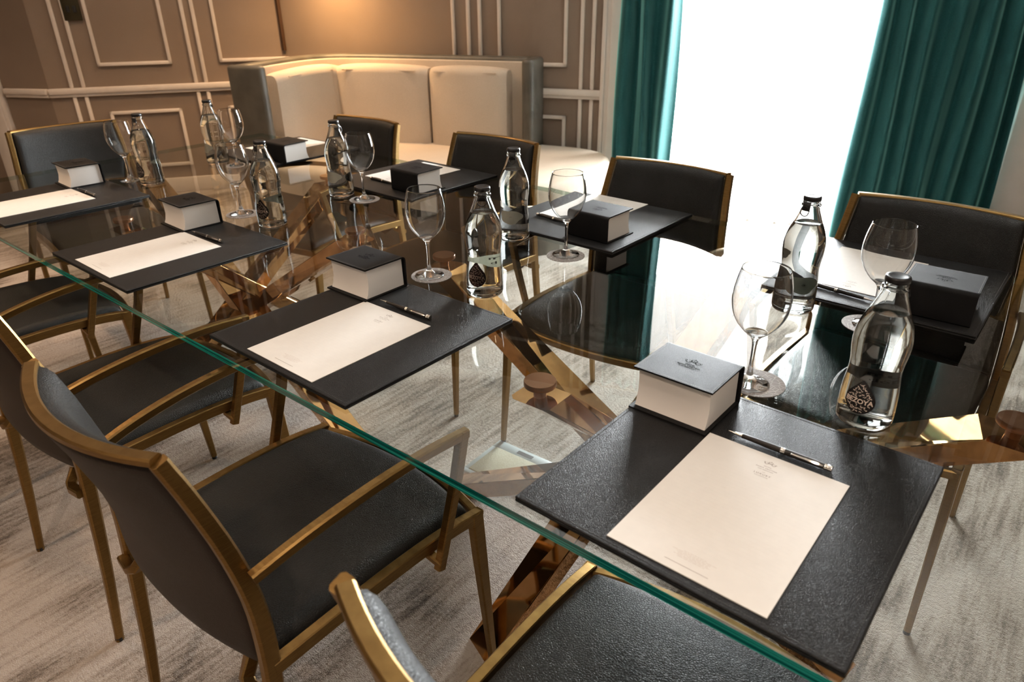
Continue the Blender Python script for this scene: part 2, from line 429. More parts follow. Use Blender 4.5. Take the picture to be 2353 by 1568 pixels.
# ------------------------------------------------------------------ the room
floor = struct(link('floor', box(-8.2, 4.2, -4.2, 6.6, -0.05, 0.0), 'carpet'), 'mottled grey and taupe streaked carpet across the whole room', 'floor')
struct(link('ceiling', box(-8.2, 4.2, -4.2, 6.6, CEIL, CEIL+0.05), 'ceiling_paint'), 'plain pale ceiling above the room', 'ceiling')
def wall(name, p, q, label, holes=None, thick=0.12, h=CEIL):
    """vertical slab from p to q; the room lies to the right-hand side of p->q; holes = (s0, s1, top)"""
    p = Vector(p); q = Vector(q); L = (q-p).length; a = math.atan2(q.y-p.y, q.x-p.x)
    parts = []
    if holes:
        s0, s1, top = holes
        for x0, x1, z0, z1 in ((0, s0, 0, h), (s1, L, 0, h), (s0, s1, top, h)): parts.append(box(x0, x1, 0, thick, z0, z1))
        me = cat_mesh(parts, name)
    else: me = box(0, L, 0, thick, 0, h, name=name)
    o = link(name, me, 'wall_fabric'); o.location = (p.x, p.y, 0); o.rotation_euler = (0, 0, a)
    return struct(o, label, 'wall')
P1a, P1b = (-7.4, 1.13), (-5.76, 1.95)
wl2 = wall('wall_corner_left', P1a, P1b, 'dark brown fabric wall stub beside the pale door casing')
wl = wall('wall_left', P1b, (CN.x, CN.y), 'brown fabric wall with white panel mouldings left of the banquette')
END3 = CN + D3*6.6
wb = wall('wall_back', (CN.x, CN.y), (END3.x, END3.y), 'brown fabric wall with white mouldings behind the banquette and window', holes=(WIN_S0, WIN_S1, WIN_TOP))
PR = (3.0, -3.0); PL = (-7.6, -3.4)
wr = wall('wall_right', (END3.x, END3.y), PR, 'brown panelled wall on the right outside the view')
wf = wall('wall_front', PR, PL, 'brown panelled wall behind the viewer')
wd = wall('wall_far_left', PL, P1a, 'brown wall at the far left outside the view')

MW = 0.024
def mould(parent, name, x0, x1, z0, z1, depth=0.016):
    """half-round moulding bar on a wall (wall-local: x along, -y into the room)"""
    return link(name, box(x0, x1, -depth, 0.001, z0, z1, 0.006, 2, name), 'trim_white', parent)
def frame(parent, x0, x1, z0, z1, w=MW, left=True, right=True):
    p = [box(x0, x1, -0.018, 0.001, z0, z0+w, 0.006), box(x0, x1, -0.018, 0.001, z1-w, z1, 0.006)]
    if left: p.append(box(x0, x0+w, -0.018, 0.001, z0, z1, 0.006))
    if right: p.append(box(x1-w, x1, -0.018, 0.001, z0, z1, 0.006))
    b = cat_mesh(p, 'panel_moulding')
    return link('panel_moulding', autosmooth(b), 'trim_white', parent)
def rail(parent, x0, x1):
    b = cat_mesh([box(x0, x1, -0.034, 0.001, 0.742, 0.782, 0.008), box(x0, x1, -0.022, 0.001, 0.722, 0.744, 0.005)], 'chair_rail')
    return link('chair_rail', autosmooth(b), 'trim_white', parent)
def skirt(parent, x0, x1): return link('skirting_board', box(x0, x1, -0.018, 0.001, 0.0, 0.11, 0.004, 2, 'skirting_board'), 'trim_white', parent)
# left wall: its length coordinate runs from P1b; measured s = 0 sits 1.24 m along
L2 = (Vector((CN.x, CN.y)) - Vector(P1b)).length; o2 = 1.235
rail(wl, 0.0, L2); skirt(wl, 0.0, L2)
for a in (-1.095, -1.020, -0.280, -0.212):
    mould(wl, 'moulding_strip', o2+a-0.004, o2+a+0.022, 0.782, CEIL); mould(wl, 'moulding_strip', o2+a-0.004, o2+a+0.022, 0.11, 0.722)
frame(wl, o2-0.89, o2-0.405, 0.915, 2.6); frame(wl, o2-0.89, o2-0.405, 0.20, 0.612)
frame(wl, o2-0.085, L2, 0.915, 2.6, right=False); frame(wl, o2-0.085, L2, 0.20, 0.612, right=False)
# wall left of the bend, ending at a pale door casing
L1 = (Vector(P1b)-Vector(P1a)).length
rail(wl2, L1-0.36, L1); skirt(wl2, L1-0.36, L1)
t1 = link('trim_1', cat_mesh([box(L1-0.56, L1-0.38, -0.035, 0.001, 0, CEIL, 0.006), box(L1-0.54, L1-0.40, -0.05, -0.03, 0, CEIL, 0.008)], 'casing'), 'casing_white')
t1.location = (P1a[0], P1a[1], 0); t1.rotation_euler = (0, 0, math.atan2(P1b[1]-P1a[1], P1b[0]-P1a[0]))
struct(t1, 'pale moulded door casing at the far left edge', 'door casing')
# back wall
rail(wb, 0.0, 2.41); skirt(wb, 0.0, 2.41)
for s in (1.492, 1.574, 2.27, 2.345):
    mould(wb, 'moulding_strip', s-0.013, s+0.013, 0.782, CEIL); mould(wb, 'moulding_strip', s-0.013, s+0.013, 0.11, 0.722)
frame(wb, 0.0, 1.395, 0.915, 2.6, left=False); frame(wb, 1.70, 2.175, 0.915, 2.6)
frame(wb, 0.0, 1.395, 0.20, 0.612, left=False); frame(wb, 1.70, 2.175, 0.20, 0.612)
rail(wb, 4.98, 6.6); skirt(wb, 4.98, 6.6)
for s in (5.12, 5.19): mould(wb, 'moulding_strip', s-0.013, s+0.013, 0.11, CEIL)
frame(wb, 5.30, 6.3, 0.915, 2.6)
def casing(name, s0, s1, label):
    m = (s0+s1)/2; w = s1-s0
    o = link(name, autosmooth(cat_mesh([box(s0, s1, -0.04, 0.001, 0, CEIL, 0.005), box(s0+w*0.28, s1-w*0.08, -0.062, -0.03, 0, CEIL, 0.012, 3), box(s0+w*0.06, s0+w*0.16, -0.052, -0.03, 0, CEIL, 0.008)], name)), 'casing_white')
    o.location = (CN.x, CN.y, 0); o.rotation_euler = (0, 0, A3)
    return struct(o, label, 'window casing')
casing('trim_2', 2.405, 2.60, 'tall cream moulded casing left of the green curtain')
casing('trim_3', 4.60, 4.93, 'tall cream moulded casing right of the wide green curtain')
# dark strip in the corner above the banquette
st = link('trim_4', box(-0.012, 0.012, -0.012, 0.012, 0.98, CEIL, 0.003), 'dark_strip'); st.location = (CN.x+0.012, CN.y-0.014, 0)
struct(st, 'thin dark brown corner strip above the banquette', 'trim')
# right and front walls get plain rails so that reflections read as the same room
for w_, L in ((wr, (Vector(PR)-Vector((END3.x, END3.y))).length), (wf, (Vector(PL)-Vector(PR)).length), (wd, (Vector(P1a)-Vector(PL)).length)):
    rail(w_, 0, L)
    for k in range(int(L/1.5)): frame(w_, 0.35+k*1.5, 1.55+k*1.5, 0.915, 2.6)

# window: frame and panes, seen only as glare behind the voile
wn = empty('window_1'); wn.location = (CN.x, CN.y, 0); wn.rotation_euler = (0, 0, A3)
struct(wn, 'tall glaring window behind white voile between the green curtains', 'window')
for x0, x1, z0, z1 in ((WIN_S0, WIN_S1, 0.0, 0.02), (WIN_S0, WIN_S1, WIN_TOP-0.07, WIN_TOP), (WIN_S0, WIN_S0+0.07, 0, WIN_TOP), (WIN_S1-0.07, WIN_S1, 0, WIN_TOP)):
    link('window_frame', box(x0, x1, 0.05, 0.10, z0, z1, 0.004), 'casing_white', wn)
x0, x1 = WIN_S0+0.07, WIN_S1-0.07
link('pane', mesh('pane', [(x0, 0.075, 0.02), (x1, 0.075, 0.02), (x1, 0.075, WIN_TOP-0.07), (x0, 0.075, WIN_TOP-0.07)], [(0, 1, 2, 3)]), 'window_pane', wn)

def drape(name, s0, s1, d0, amp, pitch, z0, z1, mat, thick, seed, flare=0.0, nz=16):
    rnd = random.Random(seed); n = int((s1-s0)/pitch*14)
    ph = [rnd.uniform(-0.5, 0.5) for _ in range(40)]; am = [rnd.uniform(0.65, 1.25) for _ in range(40)]
    def off(t, zf):
        u = t*(s1-s0)/pitch; k = int(u); fr = u-k
        a = am[k % 40]*(1-fr)+am[(k+1) % 40]*fr; p = ph[k % 40]*(1-fr)+ph[(k+1) % 40]*fr
        return amp*a*math.sin(2*PI*u+p) + amp*0.13*math.sin(4.4*PI*u+1.3+p*2+zf*1.3)
    v = []; f = []
    for j in range(nz+1):
        zf = j/nz; z = z0+(z1-z0)*zf
        for i in range(n+1):
            t = i/n
            s = s0+(s1-s0)*t + flare*(1-zf)*(t-0.5)*2*0.5 + 0.012*math.sin(7*zf+seed+t*9)
            v.append(tuple(w3(s, d0+off(t, zf)*(0.8+0.35*(1-zf)), z)))
    for j in range(nz):
        for i in range(n):
            a = j*(n+1)+i; f.append((a, a+1, a+n+2, a+n+1))
    me = mesh(name, v, f, True)
    if thick:
        bm = bmesh.new(); bm.from_mesh(me); bmesh.ops.solidify(bm, geom=bm.faces[:], thickness=thick); bm.to_mesh(me); bm.free()
        me.polygons.foreach_set('use_smooth', [True]*len(me.polygons))
    return link(name, me, mat)
tag(drape('velvet_curtain', 2.545, 2.885, 0.15, 0.052, 0.125, 0.012, 2.77, 'velvet_teal', 0.006, 3, 0.02), 'narrow teal velvet curtain hanging left of the bright window', 'curtain', 'velvet window curtains')
tag(drape('velvet_curtain', 3.93, 4.64, 0.15, 0.050, 0.118, 0.012, 2.77, 'velvet_teal', 0.006, 11, 0.06), 'wide teal velvet curtain hanging right of the bright window', 'curtain', 'velvet window curtains')
tag(drape('voile_curtain', 2.58, 4.72, -0.02, 0.022, 0.085, 0.002, 2.60, 'sheer_voile', 0.0, 21), 'sheer white voile curtain glowing across the window', 'curtain')
rd = link('curtain_rod', lathe([(0, 0), (0.014, 0), (0.014, 2.5), (0, 2.5)], 16), 'lamp_metal'); rd.location = w3(2.42, 0.15, 2.79)
rd.rotation_euler = Vector((D3.x, D3.y, 0)).to_track_quat('Z', 'Y').to_euler(); tag(rd, 'brass rod carrying the teal curtains above the window', 'curtain rod')

# ------------------------------------------------------------------ lamps of the room
def warm_light(name, loc, energy, col, size=0.12, parent=None, aim=None, spread=None):
    l = bpy.data.lights.new(name, 'AREA'); l.shape = 'DISK'; l.size = size; l.energy = energy; l.color = col
    if spread: l.spread = spread
    o = bpy.data.objects.new(name, l); C.objects.link(o); o.location = loc
    if parent: o.parent = parent
    if aim: o.rotation_euler = (Vector(aim)-Vector(loc)).to_track_quat('-Z', 'Y').to_euler()
    return o
WARM = (1.0, 0.79, 0.63)
SPOTS = [(-3.6, 0.2, 12), (-1.9, -0.9, 12), (-0.2, -0.7, 14), (-4.1, 1.9, 13), (1.3, 0.2, 9), (-5.2, -0.2, 14), (-4.2, 2.95, 11)]  # last one added to brighten the banquette end where bounce is weak
ring = lathe([(0.05, 0), (0.075, 0), (0.075, -0.012), (0.05, -0.006), (0.05, 0)], 24, 'ring'); lens = lathe([(0, -0.003), (0.05, -0.003), (0.05, 0), (0, 0)], 24, 'lens')
WHERE = ['over the left chairs', 'behind the viewer', 'above the camera', 'over the table end', 'over the right end', 'at the far left', 'added over the banquette']
for i, (x, y, e) in enumerate(SPOTS):
    t = empty('ceiling_downlight', (x, y, CEIL)); tag(t, 'recessed warm ceiling downlight ' + WHERE[i], 'ceiling light', 'recessed ceiling downlights')
    link('trim_ring', ring, 'trim_white', t); link('lens', lens, 'spot_glow', t)
    warm_light('downlight_beam', (0, 0, -0.016), e*0.95, (1.0, 0.66, 0.41) if x < -1.5 else WARM, 0.10, t, spread=math.radians(115))
# wall sconce above the banquette corner (just above the frame)
sc_ = empty('wall_sconce', w3(0.52, 0.0, 1.60), A3); tag(sc_, 'warm brass wall sconce above the banquette corner', 'wall lamp')
link('back_plate', box(-0.05, 0.05, -0.02, -0.001, -0.10, 0.10, 0.005), 'lamp_metal', sc_)
link('arm', sweep([(0, -0.02, 0.06), (0, -0.15, 0.10), (0, -0.30, 0.17)], (0.016, 0.016), (1, 0, 0)), 'lamp_metal', sc_)
sh = link('lamp_shade', lathe([(0.05, 0.20), (0.10, 0.02), (0.098, 0.02), (0.048, 0.20)], 32, closed=True), 'casing_white', sc_); sh.location = (0, -0.30, 0.0)
bl = link('bulb', lathe([(0, 0.05), (0.02, 0.06), (0.028, 0.085), (0.02, 0.115), (0.008, 0.13), (0, 0.13)], 20), 'lamp_glow', sc_); bl.location = (0, -0.30, 0)
warm_light('sconce_beam', (0, -0.30, 0.045), 11, (1.0, 0.58, 0.24), 0.08, sc_, spread=math.radians(150))

# dark plate on the left wall
pt = empty('switch_plate', (0, 0, 0)); P1v = Vector(P1b); dl = (Vector((CN.x, CN.y))-P1v).normalized()
q = P1v + dl*(o2-0.955); pt.location = (q.x, q.y, 1.31); pt.rotation_euler = (0, 0, math.atan2(dl.y, dl.x))
tag(pt, 'dark bronze plate fixed on the left wall between white mouldings', 'wall plate')
link('plate', box(-0.058, 0.05, -0.02, -0.001, -0.10, 0.12, 0.004), 'dark_bronze', pt)
for k in (-0.02, 0.02): link('switch', box(k-0.012, k+0.008, -0.028, -0.018, -0.05, -0.01, 0.002), 'black_rubber', pt)

# ------------------------------------------------------------------ banquette
sofa = empty('corner_banquette', (CN.x, CN.y, 0), A3)
tag(sofa, 'tall curved corner banquette in grey leather with cream cushions', 'sofa')
# local frame: x = s along the wall, y = -d (room side is -y)
def poly_path(n=60):
    pts = [(0.36, -1.02), (0.345, -0.80), (0.335, -0.55), (0.36, -0.33), (0.45, -0.165), (0.62, -0.08), (0.90, -0.045), (1.30, -0.035), (1.70, -0.035), (1.985, -0.035)]
    return [(p.x, p.y) for p in spline([(x, y, 0) for x, y in pts], n)]
PATH = poly_path()
def offset_path(path, d):
    out = []; n = len(path)
    for i in range(n):
        a = Vector(path[max(i-1, 0)]); b2 = Vector(path[min(i+1, n-1)]); t = (b2-a).normalized()
        out.append(Vector(path[i]) + Vector((t.y, -t.x))*d)
    return out
def band(path, d0, d1, z0, z1, r, name, puff=0.0):
    """upright band between two offsets of a path, rounded top edges"""
    prof = []
    for k in range(5):
        a = PI/2*k/4; prof.append((d0+r-r*math.cos(a), z1-r+r*math.sin(a)))
    for k in range(5):
        a = PI/2*k/4; prof.append((d1-r+r*math.sin(a), z1-r+r*math.cos(a)))
    prof = [(d0, z0)] + prof + [(d1, z0)]
    rows = [offset_path(path, d) for d, _ in prof]; n = len(path); m = len(prof); v = []; f = []
    for i in range(n):
        e = math.sin(PI*i/(n-1))**0.45
        for j in range(m):
            p_ = rows[j][i]
            if puff: p_ = rows[0][i].lerp(p_, (1.0-0.30*(1-e)) + puff*e*(0.5 if 1 <= j <= m-2 else 1.0)*((prof[j][0]-d0)/(d1-d0)))
            v.append((p_.x, p_.y, prof[j][1] - (0.022*(1-e) if puff and 0 < j < m-1 else 0)))
    for i in range(n-1):
        for j in range(m):
            j2 = (j+1) % m; f.append((i*m+j, (i+1)*m+j, (i+1)*m+j2, i*m+j2))
    f.append(tuple(range(m))); f.append(tuple(range((n-1)*m, n*m)))
    return autosmooth(fix(mesh(name, v, f)), 45)
link('back_shell', band(PATH, 0.0, 0.085, 0.06, 0.98, 0.028, 'back_shell'), 'sofa_leather', sofa)
def sub(path, a, b2): n = len(path); return path[int(a*n):max(int(b2*n), int(a*n)+3)]
# end panels of the shell
link('end_panel', box(0.345, 0.60, -1.045, -0.985, 0.06, 0.98, 0.024, 4), 'sofa_leather', sofa)
link('end_panel', box(1.955, 2.03, -0.27, -0.03, 0.06, 0.98, 0.024, 4), 'sofa_leather', sofa)
link('inner_lining', band(sub(PATH, 0.05, 0.985), 0.085, 0.115, 0.30, 0.955, 0.008, 'inner_lining'), 'sofa_fabric', sofa)
def cushion(path, name):
    c = link('back_cushion', band(path, 0.115, 0.265, 0.40, 0.93, 0.050, name, 0.10), 'sofa_fabric', sofa)
    pip = offset_path(path, 0.258)[2:-2]
    pts = [(p.x, p.y, 0.895) for p in pip]
    link('piping', sweep(pts, (0.007, 0.007), (0, 0, 1), 0.001), 'sofa_fabric', c)
# three back cushions along the curve (pull the ends of each in slightly)
def arclen_sub(a, b2, n=22):
    P = [Vector(p) for p in PATH]; L = [0]
    for i in range(1, len(P)): L.append(L[-1]+(P[i]-P[i-1]).length)
    tot = L[-1]; out = []
    for k in range(n):
        t = (a+(b2-a)*k/(n-1))*tot
        i = next((i for i in range(1, len(L)) if L[i] >= t), len(L)-1)
        u = (t-L[i-1])/max(L[i]-L[i-1], 1e-6); q = P[i-1].lerp(P[i], u); out.append((q.x, q.y))
    return out
cushion(arclen_sub(0.055, 0.405), 'cushion_a'); cushion(arclen_sub(0.413, 0.715), 'cushion_b'); cushion(arclen_sub(0.722, 0.945), 'cushion_c')
# seat: rounded plan, cream top cushion over a leather base
def plan_slab(outline, z0, z1, r, name):
    cx = sum(p[0] for p in outline)/len(outline); cyy = sum(p[1] for p in outline)/len(outline)
    prof = [(0.0, z0)] + [(0.0, z1-r)] + [(r-r*math.cos(PI/2*k/5), z1-r+r*math.sin(PI/2*k/5)) for k in range(1, 6)]
    v = []; f = []; n = len(outline)
    nrm = []
    for i in range(n):
        a = Vector(outline[i-1]); b2 = Vector(outline[(i+1) % n]); t = (b2-a).normalized(); nrm.append(Vector((-t.y, t.x)))
    for ins, z in prof:
        for i in range(n):
            p = Vector(outline[i])+nrm[i]*ins; v.append((p.x, p.y, z))
    for j in range(len(prof)-1):
        for i in range(n):
            i2 = (i+1) % n; f.append((j*n+i, j*n+i2, (j+1)*n+i2, (j+1)*n+i))
    f.append(tuple(range(n))[::-1]); f.append(tuple(range((len(prof)-1)*n, len(prof)*n)))
    return autosmooth(fix(mesh(name, v, f)), 50)
def seat_outline(g):
    pts = [(0.48-g*0, -1.0), (0.62, -1.10-g), (0.95, -1.19-g), (1.5, -1.22-g), (2.0, -1.22-g), (2.30+g, -1.12-g), (2.50+g, -0.86), (2.56+g, -0.55), (2.53+g, -0.28), (2.40+g, -0.12), (2.20, -0.05), (1.9, -0.04), (1.2, -0.06), (0.62, -0.12), (0.44, -0.3), (0.42, -0.7)]
    loop = pts+pts[:3]; o = [(p.x, p.y) for p in spline([(x, y, 0) for x, y in loop], 97)]
    m = len(loop)-1; k0 = int(96*1/m); k1 = int(96*(1+len(pts))/m)
    return o[k0:k1]
link('seat_cushion', plan_slab(seat_outline(0.02), 0.27, 0.43, 0.05, 'seat_cushion'), 'sofa_fabric', sofa)
link('seat_base', plan_slab(seat_outline(-0.03), 0.0, 0.27, 0.01, 'seat_base'), 'sofa_leather', sofa)

# ------------------------------------------------------------------ conference table
TX0, TX1, TY0, TY1, TZ, TT = -3.245, 0.265, 0.576, 1.988, 0.742, 0.015
table = empty('conference_table', ((TX0+TX1)/2, (TY0+TY1)/2, 0))
tag(table, 'long rectangular glass table on crossed mirrored bronze legs', 'table')
hx, hy = (TX1-TX0)/2, (TY1-TY0)/2
gv = [(x, y, z) for z in (TZ-TT, TZ) for x, y in ((-hx, -hy), (hx, -hy), (hx, hy), (-hx, hy))]
gf = [(3, 2, 1, 0), (4, 5, 6, 7), (0, 1, 5, 4), (1, 2, 6, 5), (2, 3, 7, 6), (3, 0, 4, 7)]
link('glass_top', mesh('glass_top', gv, gf, False, ['table_glass', 'table_glass_under', 'glass_edge', 'glass_edge_pale'], [1, 0, 2, 2, 3, 3]), None, table)
disc = lathe([(0, 0), (0.030, 0), (0.031, -0.002), (0.031, -0.010), (0.029, -0.012), (0.013, -0.013), (0.012, -0.035), (0, -0.035)], 32, 'connector')
def bar(p, q, name='base_bar', w0=0.088, w1=0.104, th=0.052, twist=0.10):
    """mirror-faced flat bar from a floor foot p to just under a glass connector q, slightly wider and twisted at the crossing"""
    P, Q = Vector(p), Vector(q); t = (Q-P).normalized()
    hor = Vector((t.x, t.y, 0)).normalized(); sd = Vector((-hor.y, hor.x, 0)); up = t.cross(sd)
    if up.z < 0: up = -up
    v = []; secs = [(0.0, w0, -twist), (0.5, w1, 0.0), (1.0, w0, twist)]; m = 8
    for k, (u, w, tw) in enumerate(secs):
        c = P.lerp(Q, u); ch = 0.010
        a1 = sd*math.cos(tw)+up*math.sin(tw); b1 = up*math.cos(tw)-sd*math.sin(tw)
        for x, y in ((-w/2+ch, -th/2), (w/2-ch, -th/2), (w/2, -th/2+ch*0.6), (w/2, th/2-0.002), (w/2-0.002, th/2), (-w/2+0.002, th/2), (-w/2, th/2-0.002), (-w/2, -th/2+ch*0.6)):
            r = c + a1*x + b1*y
            if k == 0: r = r + t*(-(r.z-P.z)/t.z)          # cut flush with the floor
            if k == 2: r = r + t*(-(r.z-Q.z)/t.z)*0.85     # and nearly level under the glass
            v.append(r)
    f = []
    for k in range(len(secs)-1):
        for j in range(m):
            j2 = (j+1) % m; f.append((k*m+j, k*m+j2, (k+1)*m+j2, (k+1)*m+j))
    f.append(tuple(range(m))); f.append(tuple(range((len(secs)-1)*m, len(secs)*m)))
    return link(name, fix(mesh(name, v, f)), 'bronze_mirror', table)
TC = Vector(((TX0+TX1)/2, (TY0+TY1)/2))
tops_feet = [((-1.302, 1.292), (-0.150, 1.285)), ((0.030, 1.292), (-1.235, 1.225)), ((-0.678, 0.905), (-0.57, 1.70)), ((-0.606, 1.675), (-0.775, 0.855)),
             ((-1.678, 1.292), (-2.83, 1.33)), ((-3.010, 1.292), (-1.727, 1.200)), ((-2.307, 1.674), (-2.41, 0.87)), ((-2.372, 0.908), (-2.205, 1.72))]
for (tx, ty), (fx, fy) in tops_feet:
    bar((fx-TC.x, fy-TC.y, 0.0), (tx-TC.x, ty-TC.y, TZ-TT-0.034))
    d = link('connector_disc', disc, 'copper_disc', table); d.location = (tx-TC.x, ty-TC.y, TZ-TT-0.0005)

# floor outlet lid under the table
fo = empty('floor_outlet', (-1.165, 1.40, 0.0), math.radians(2)); tag(fo, 'grey floor outlet lid with a carpet inset under the table', 'floor outlet')
link('frame', cat_mesh([box(-0.12, 0.12, -0.10, -0.085, 0, 0.006, 0.001), box(-0.12, 0.12, 0.06, 0.10, 0, 0.006, 0.001), box(-0.12, -0.105, -0.085, 0.06, 0, 0.006, 0.001), box(0.105, 0.12, -0.085, 0.06, 0, 0.006, 0.001)], 'outlet_frame'), 'grey_plastic', fo)
link('carpet_inset', box(-0.104, 0.104, -0.084, 0.059, 0, 0.009, 0.003), 'carpet_patch', fo)
link('finger_slot', box(-0.03, 0.03, 0.072, 0.088, 0.0055, 0.0065), 'black_rubber', fo)

# ------------------------------------------------------------------ chairs
UPR = [(0.0, 0.240, 0.000), (0.20, 0.238, 0.024), (0.40, 0.236, 0.043), (0.50, 0.234, 0.050), (0.60, 0.229, 0.049), (0.70, 0.219, 0.034), (0.80, 0.208, 0.009), (0.868, 0.202, -0.012)]
def up_y(z): return lerp_tab([(a, c) for a, _, c in UPR], z)
def up_x(z): return lerp_tab([(a, b2) for a, b2, _ in UPR], z)
RAILZ = [(0.05, 0.478), (0.16, 0.483), (0.27, 0.486), (0.37, 0.484), (0.45, 0.477), (0.515, 0.466)]
def make_chair(name='dining_armchair', arms=True):
    t = empty(name)
    pathu = spline([(x, y, z) for z, x, y in UPR], 25)
    for s in (-1, 1):
        pu = [Vector((s*p.x, p.y, p.z)) for p in pathu]
        sz = [(0.016+0.004*min(1, p.z/0.4), 0.018+0.011*min(1, p.z/0.45) - 0.006*max(0, (p.z-0.55)/0.32)) for p in pu]
        link('rear_leg', sweep(pu, sz, (1, 0, 0), 0.004), 'brass', t)
        rl = spline([(s*(0.236+0.012*(y-0.05)), y, z-0.013) for y, z in RAILZ], 16)
        link('seat_rail', sweep(rl, (0.019, 0.026), (1, 0, 0), 0.002), 'brass', t)
        link('front_leg', sweep([(s*0.242, 0.501, 0.466), (s*0.2445, 0.507, 0.36), (s*0.252, 0.530, 0.010)], [(0.020, 0.031), (0.020, 0.029), (0.015, 0.017)], (1, 0, 0), 0.003), 'brass', t)
        for (gx, gy, gw) in ((0.252, 0.530, 0.008), (0.240, 0.0, 0.009)):
            g = link('glide', lathe([(0, 0), (gw, 0), (gw, 0.010), (0, 0.010)], 12), 'black_rubber', t); g.location = (s*gx, gy, 0)
        if arms:
            ar = spline([(s*0.243, 0.048, 0.654), (s*0.250, 0.12, 0.671), (s*0.256, 0.21, 0.684), (s*0.260, 0.30, 0.690), (s*0.263, 0.38, 0.690), (s*0.264, 0.465, 0.682)], 20)
            arm = link('armrest', sweep(ar, (0.0175, 0.019), (1, 0, 0), 0.003), 'brass', t)
            link('arm_post', sweep([(s*0.264, 0.457, 0.690), (s*0.264, 0.434, 0.60), (s*0.264, 0.378, 0.428)], [(0.0175, 0.021), (0.017, 0.020), (0.016, 0.018)], (1, 0, 0), 0.002), 'brass', arm)
            link('arm_stub', sweep([(s*0.268, 0.381, 0.439), (s*0.236, 0.377, 0.452)], (0.016, 0.014), (0, 1, 0), 0.002), 'brass', arm)
        link('shell_bracket', sweep([(s*0.236, 0.030, 0.418), (s*0.200, 0.026, 0.416), (s*0.184, 0.030, 0.422), (s*0.174, 0.050, 0.446)], (0.022, 0.018), (0, 1, 0), 0.003), 'brass', t)
    # front rail bowed forward
    fr = [(x, 0.508+0.040*(1-(x/0.243)**2), 0.449+0.004*(1-(x/0.243)**2)) for x in [-0.243+0.486*k/16 for k in range(17)]]
    link('front_rail', sweep(fr, (0.022, 0.018), (0, 0, 1), 0.003), 'brass', t)
    # top rail of the back, bowed backward
    bow = lambda z: 0.028+0.020*max(0, (z-0.45)/0.42)
    tr = []
    for k in range(21):
        s = -1+2*k/20; tr.append((s*0.197, -0.012-bow(0.868)*(1-s*s), 0.864+0.004*s*s))
    link('top_rail', sweep(tr, (0.013, 0.021), (0, 0, 1), 0.003), 'brass', t)
    # leather seat: domed pad between the rails
    nx, ny = 28, 30; v = []; f = []
    def seat_pt(a, b2, top):
        hw = 0.2245
        x = a*hw; y0 = 0.055; y1 = 0.497+0.040*(1-a*a); y = y0+(y1-y0)*b2
        e = min(1-abs(a), b2*1.6, (1-b2)*1.6)*hw
        rr = 0.022; h = rr if e >= rr else math.sqrt(max(0, rr*rr-(rr-e)**2))
        z = lerp_tab(RAILZ, y) - 0.016
        return (x, y, z + (h*1.35 - 0.010*(1-a*a)*b2*0.3 if top else -0.012))
    for top in (True, False):
        for j in range(ny+1):
            for i in range(nx+1):
                ai = math.sin((i/nx-0.5)*PI); bj = 0.5-0.5*math.cos(j/ny*PI)
                v.append(seat_pt(ai, bj, top))
    S = (nx+1)*(ny+1)
    for j in range(ny):
        for i in range(nx):
            a = j*(nx+1)+i; f.append((a, a+1, a+nx+2, a+nx+1)); f.append((S+a+nx+1, S+a+nx+2, S+a+1, S+a))
    for i in range(nx):
        f.append((S+i, S+i+1, i+1, i)); b2 = ny*(nx+1)+i; f.append((b2, b2+1, S+b2+1, S+b2))
    for j in range(ny):
        a = j*(nx+1); f.append((a, a+nx+1, S+a+nx+1, S+a)); b2 = a+nx; f.append((S+b2, S+b2+nx+1, b2+nx+1, b2))
    link('seat', autosmooth(fix(mesh('seat', v, f)), 60), 'chair_leather', t)
    # back: leather pad in front, dark panel behind
    def back_mesh(z0, z1, off, thick, prof_extra, inset, name):
        nx, nz = 26, 22; v = []; f = []
        for side in (0, 1):
            for j in range(nz+1):
                b2 = 0.5-0.5*math.cos(j/nz*PI); z = z0+(z1-z0)*b2
                for i in range(nx+1):
                    a = math.sin((i/nx-0.5)*PI); hw = up_x(z)-inset
                    y = up_y(z) - bow(z)*(1-a*a) + off
                    if side:
                        e = min((1-abs(a))*hw, b2*(z1-z0), (1-b2)*(z1-z0)); rr = abs(thick)
                        h = rr if e >= rr else math.sqrt(max(0, rr*rr-(rr-e)**2)); y += math.copysign(h, thick)
                    yy, zz = y, z
                    if prof_extra and z < 0.50:             # lower part curls forward beneath the seat
                        k = (0.50-z)/0.12; yy = y+0.10*k*k; zz = 0.50-(0.50-z)*(1-0.42*k)
                    v.append((a*hw, yy, zz))
        S = (nx+1)*(nz+1)
        for j in range(nz):
            for i in range(nx):
                a = j*(nx+1)+i; f.append((a, a+1, a+nx+2, a+nx+1)); f.append((S+a, S+a+1, S+a+nx+2, S+a+nx+1))
        for i in range(nx):
            f.append((i, i+1, S+i+1, S+i)); b2 = nz*(nx+1)+i; f.append((b2, b2+1, S+b2+1, S+b2))
        for j in range(nz):
            a = j*(nx+1); f.append((a, a+nx+1, S+a+nx+1, S+a)); b2 = a+nx; f.append((b2, b2+nx+1, S+b2+nx+1, S+b2))
        return autosmooth(fix(mesh(name, v, f)), 60)
    link('backrest', back_mesh(0.485, 0.868, 0.0, 0.026, False, 0.013, 'backrest'), 'chair_leather', t)
    link('back_panel', back_mesh(0.385, 0.858, -0.001, -0.012, True, 0.012, 'back_panel'), 'chair_back', t)
    return t
chair0 = make_chair(); chair1 = make_chair('dining_chair', False)
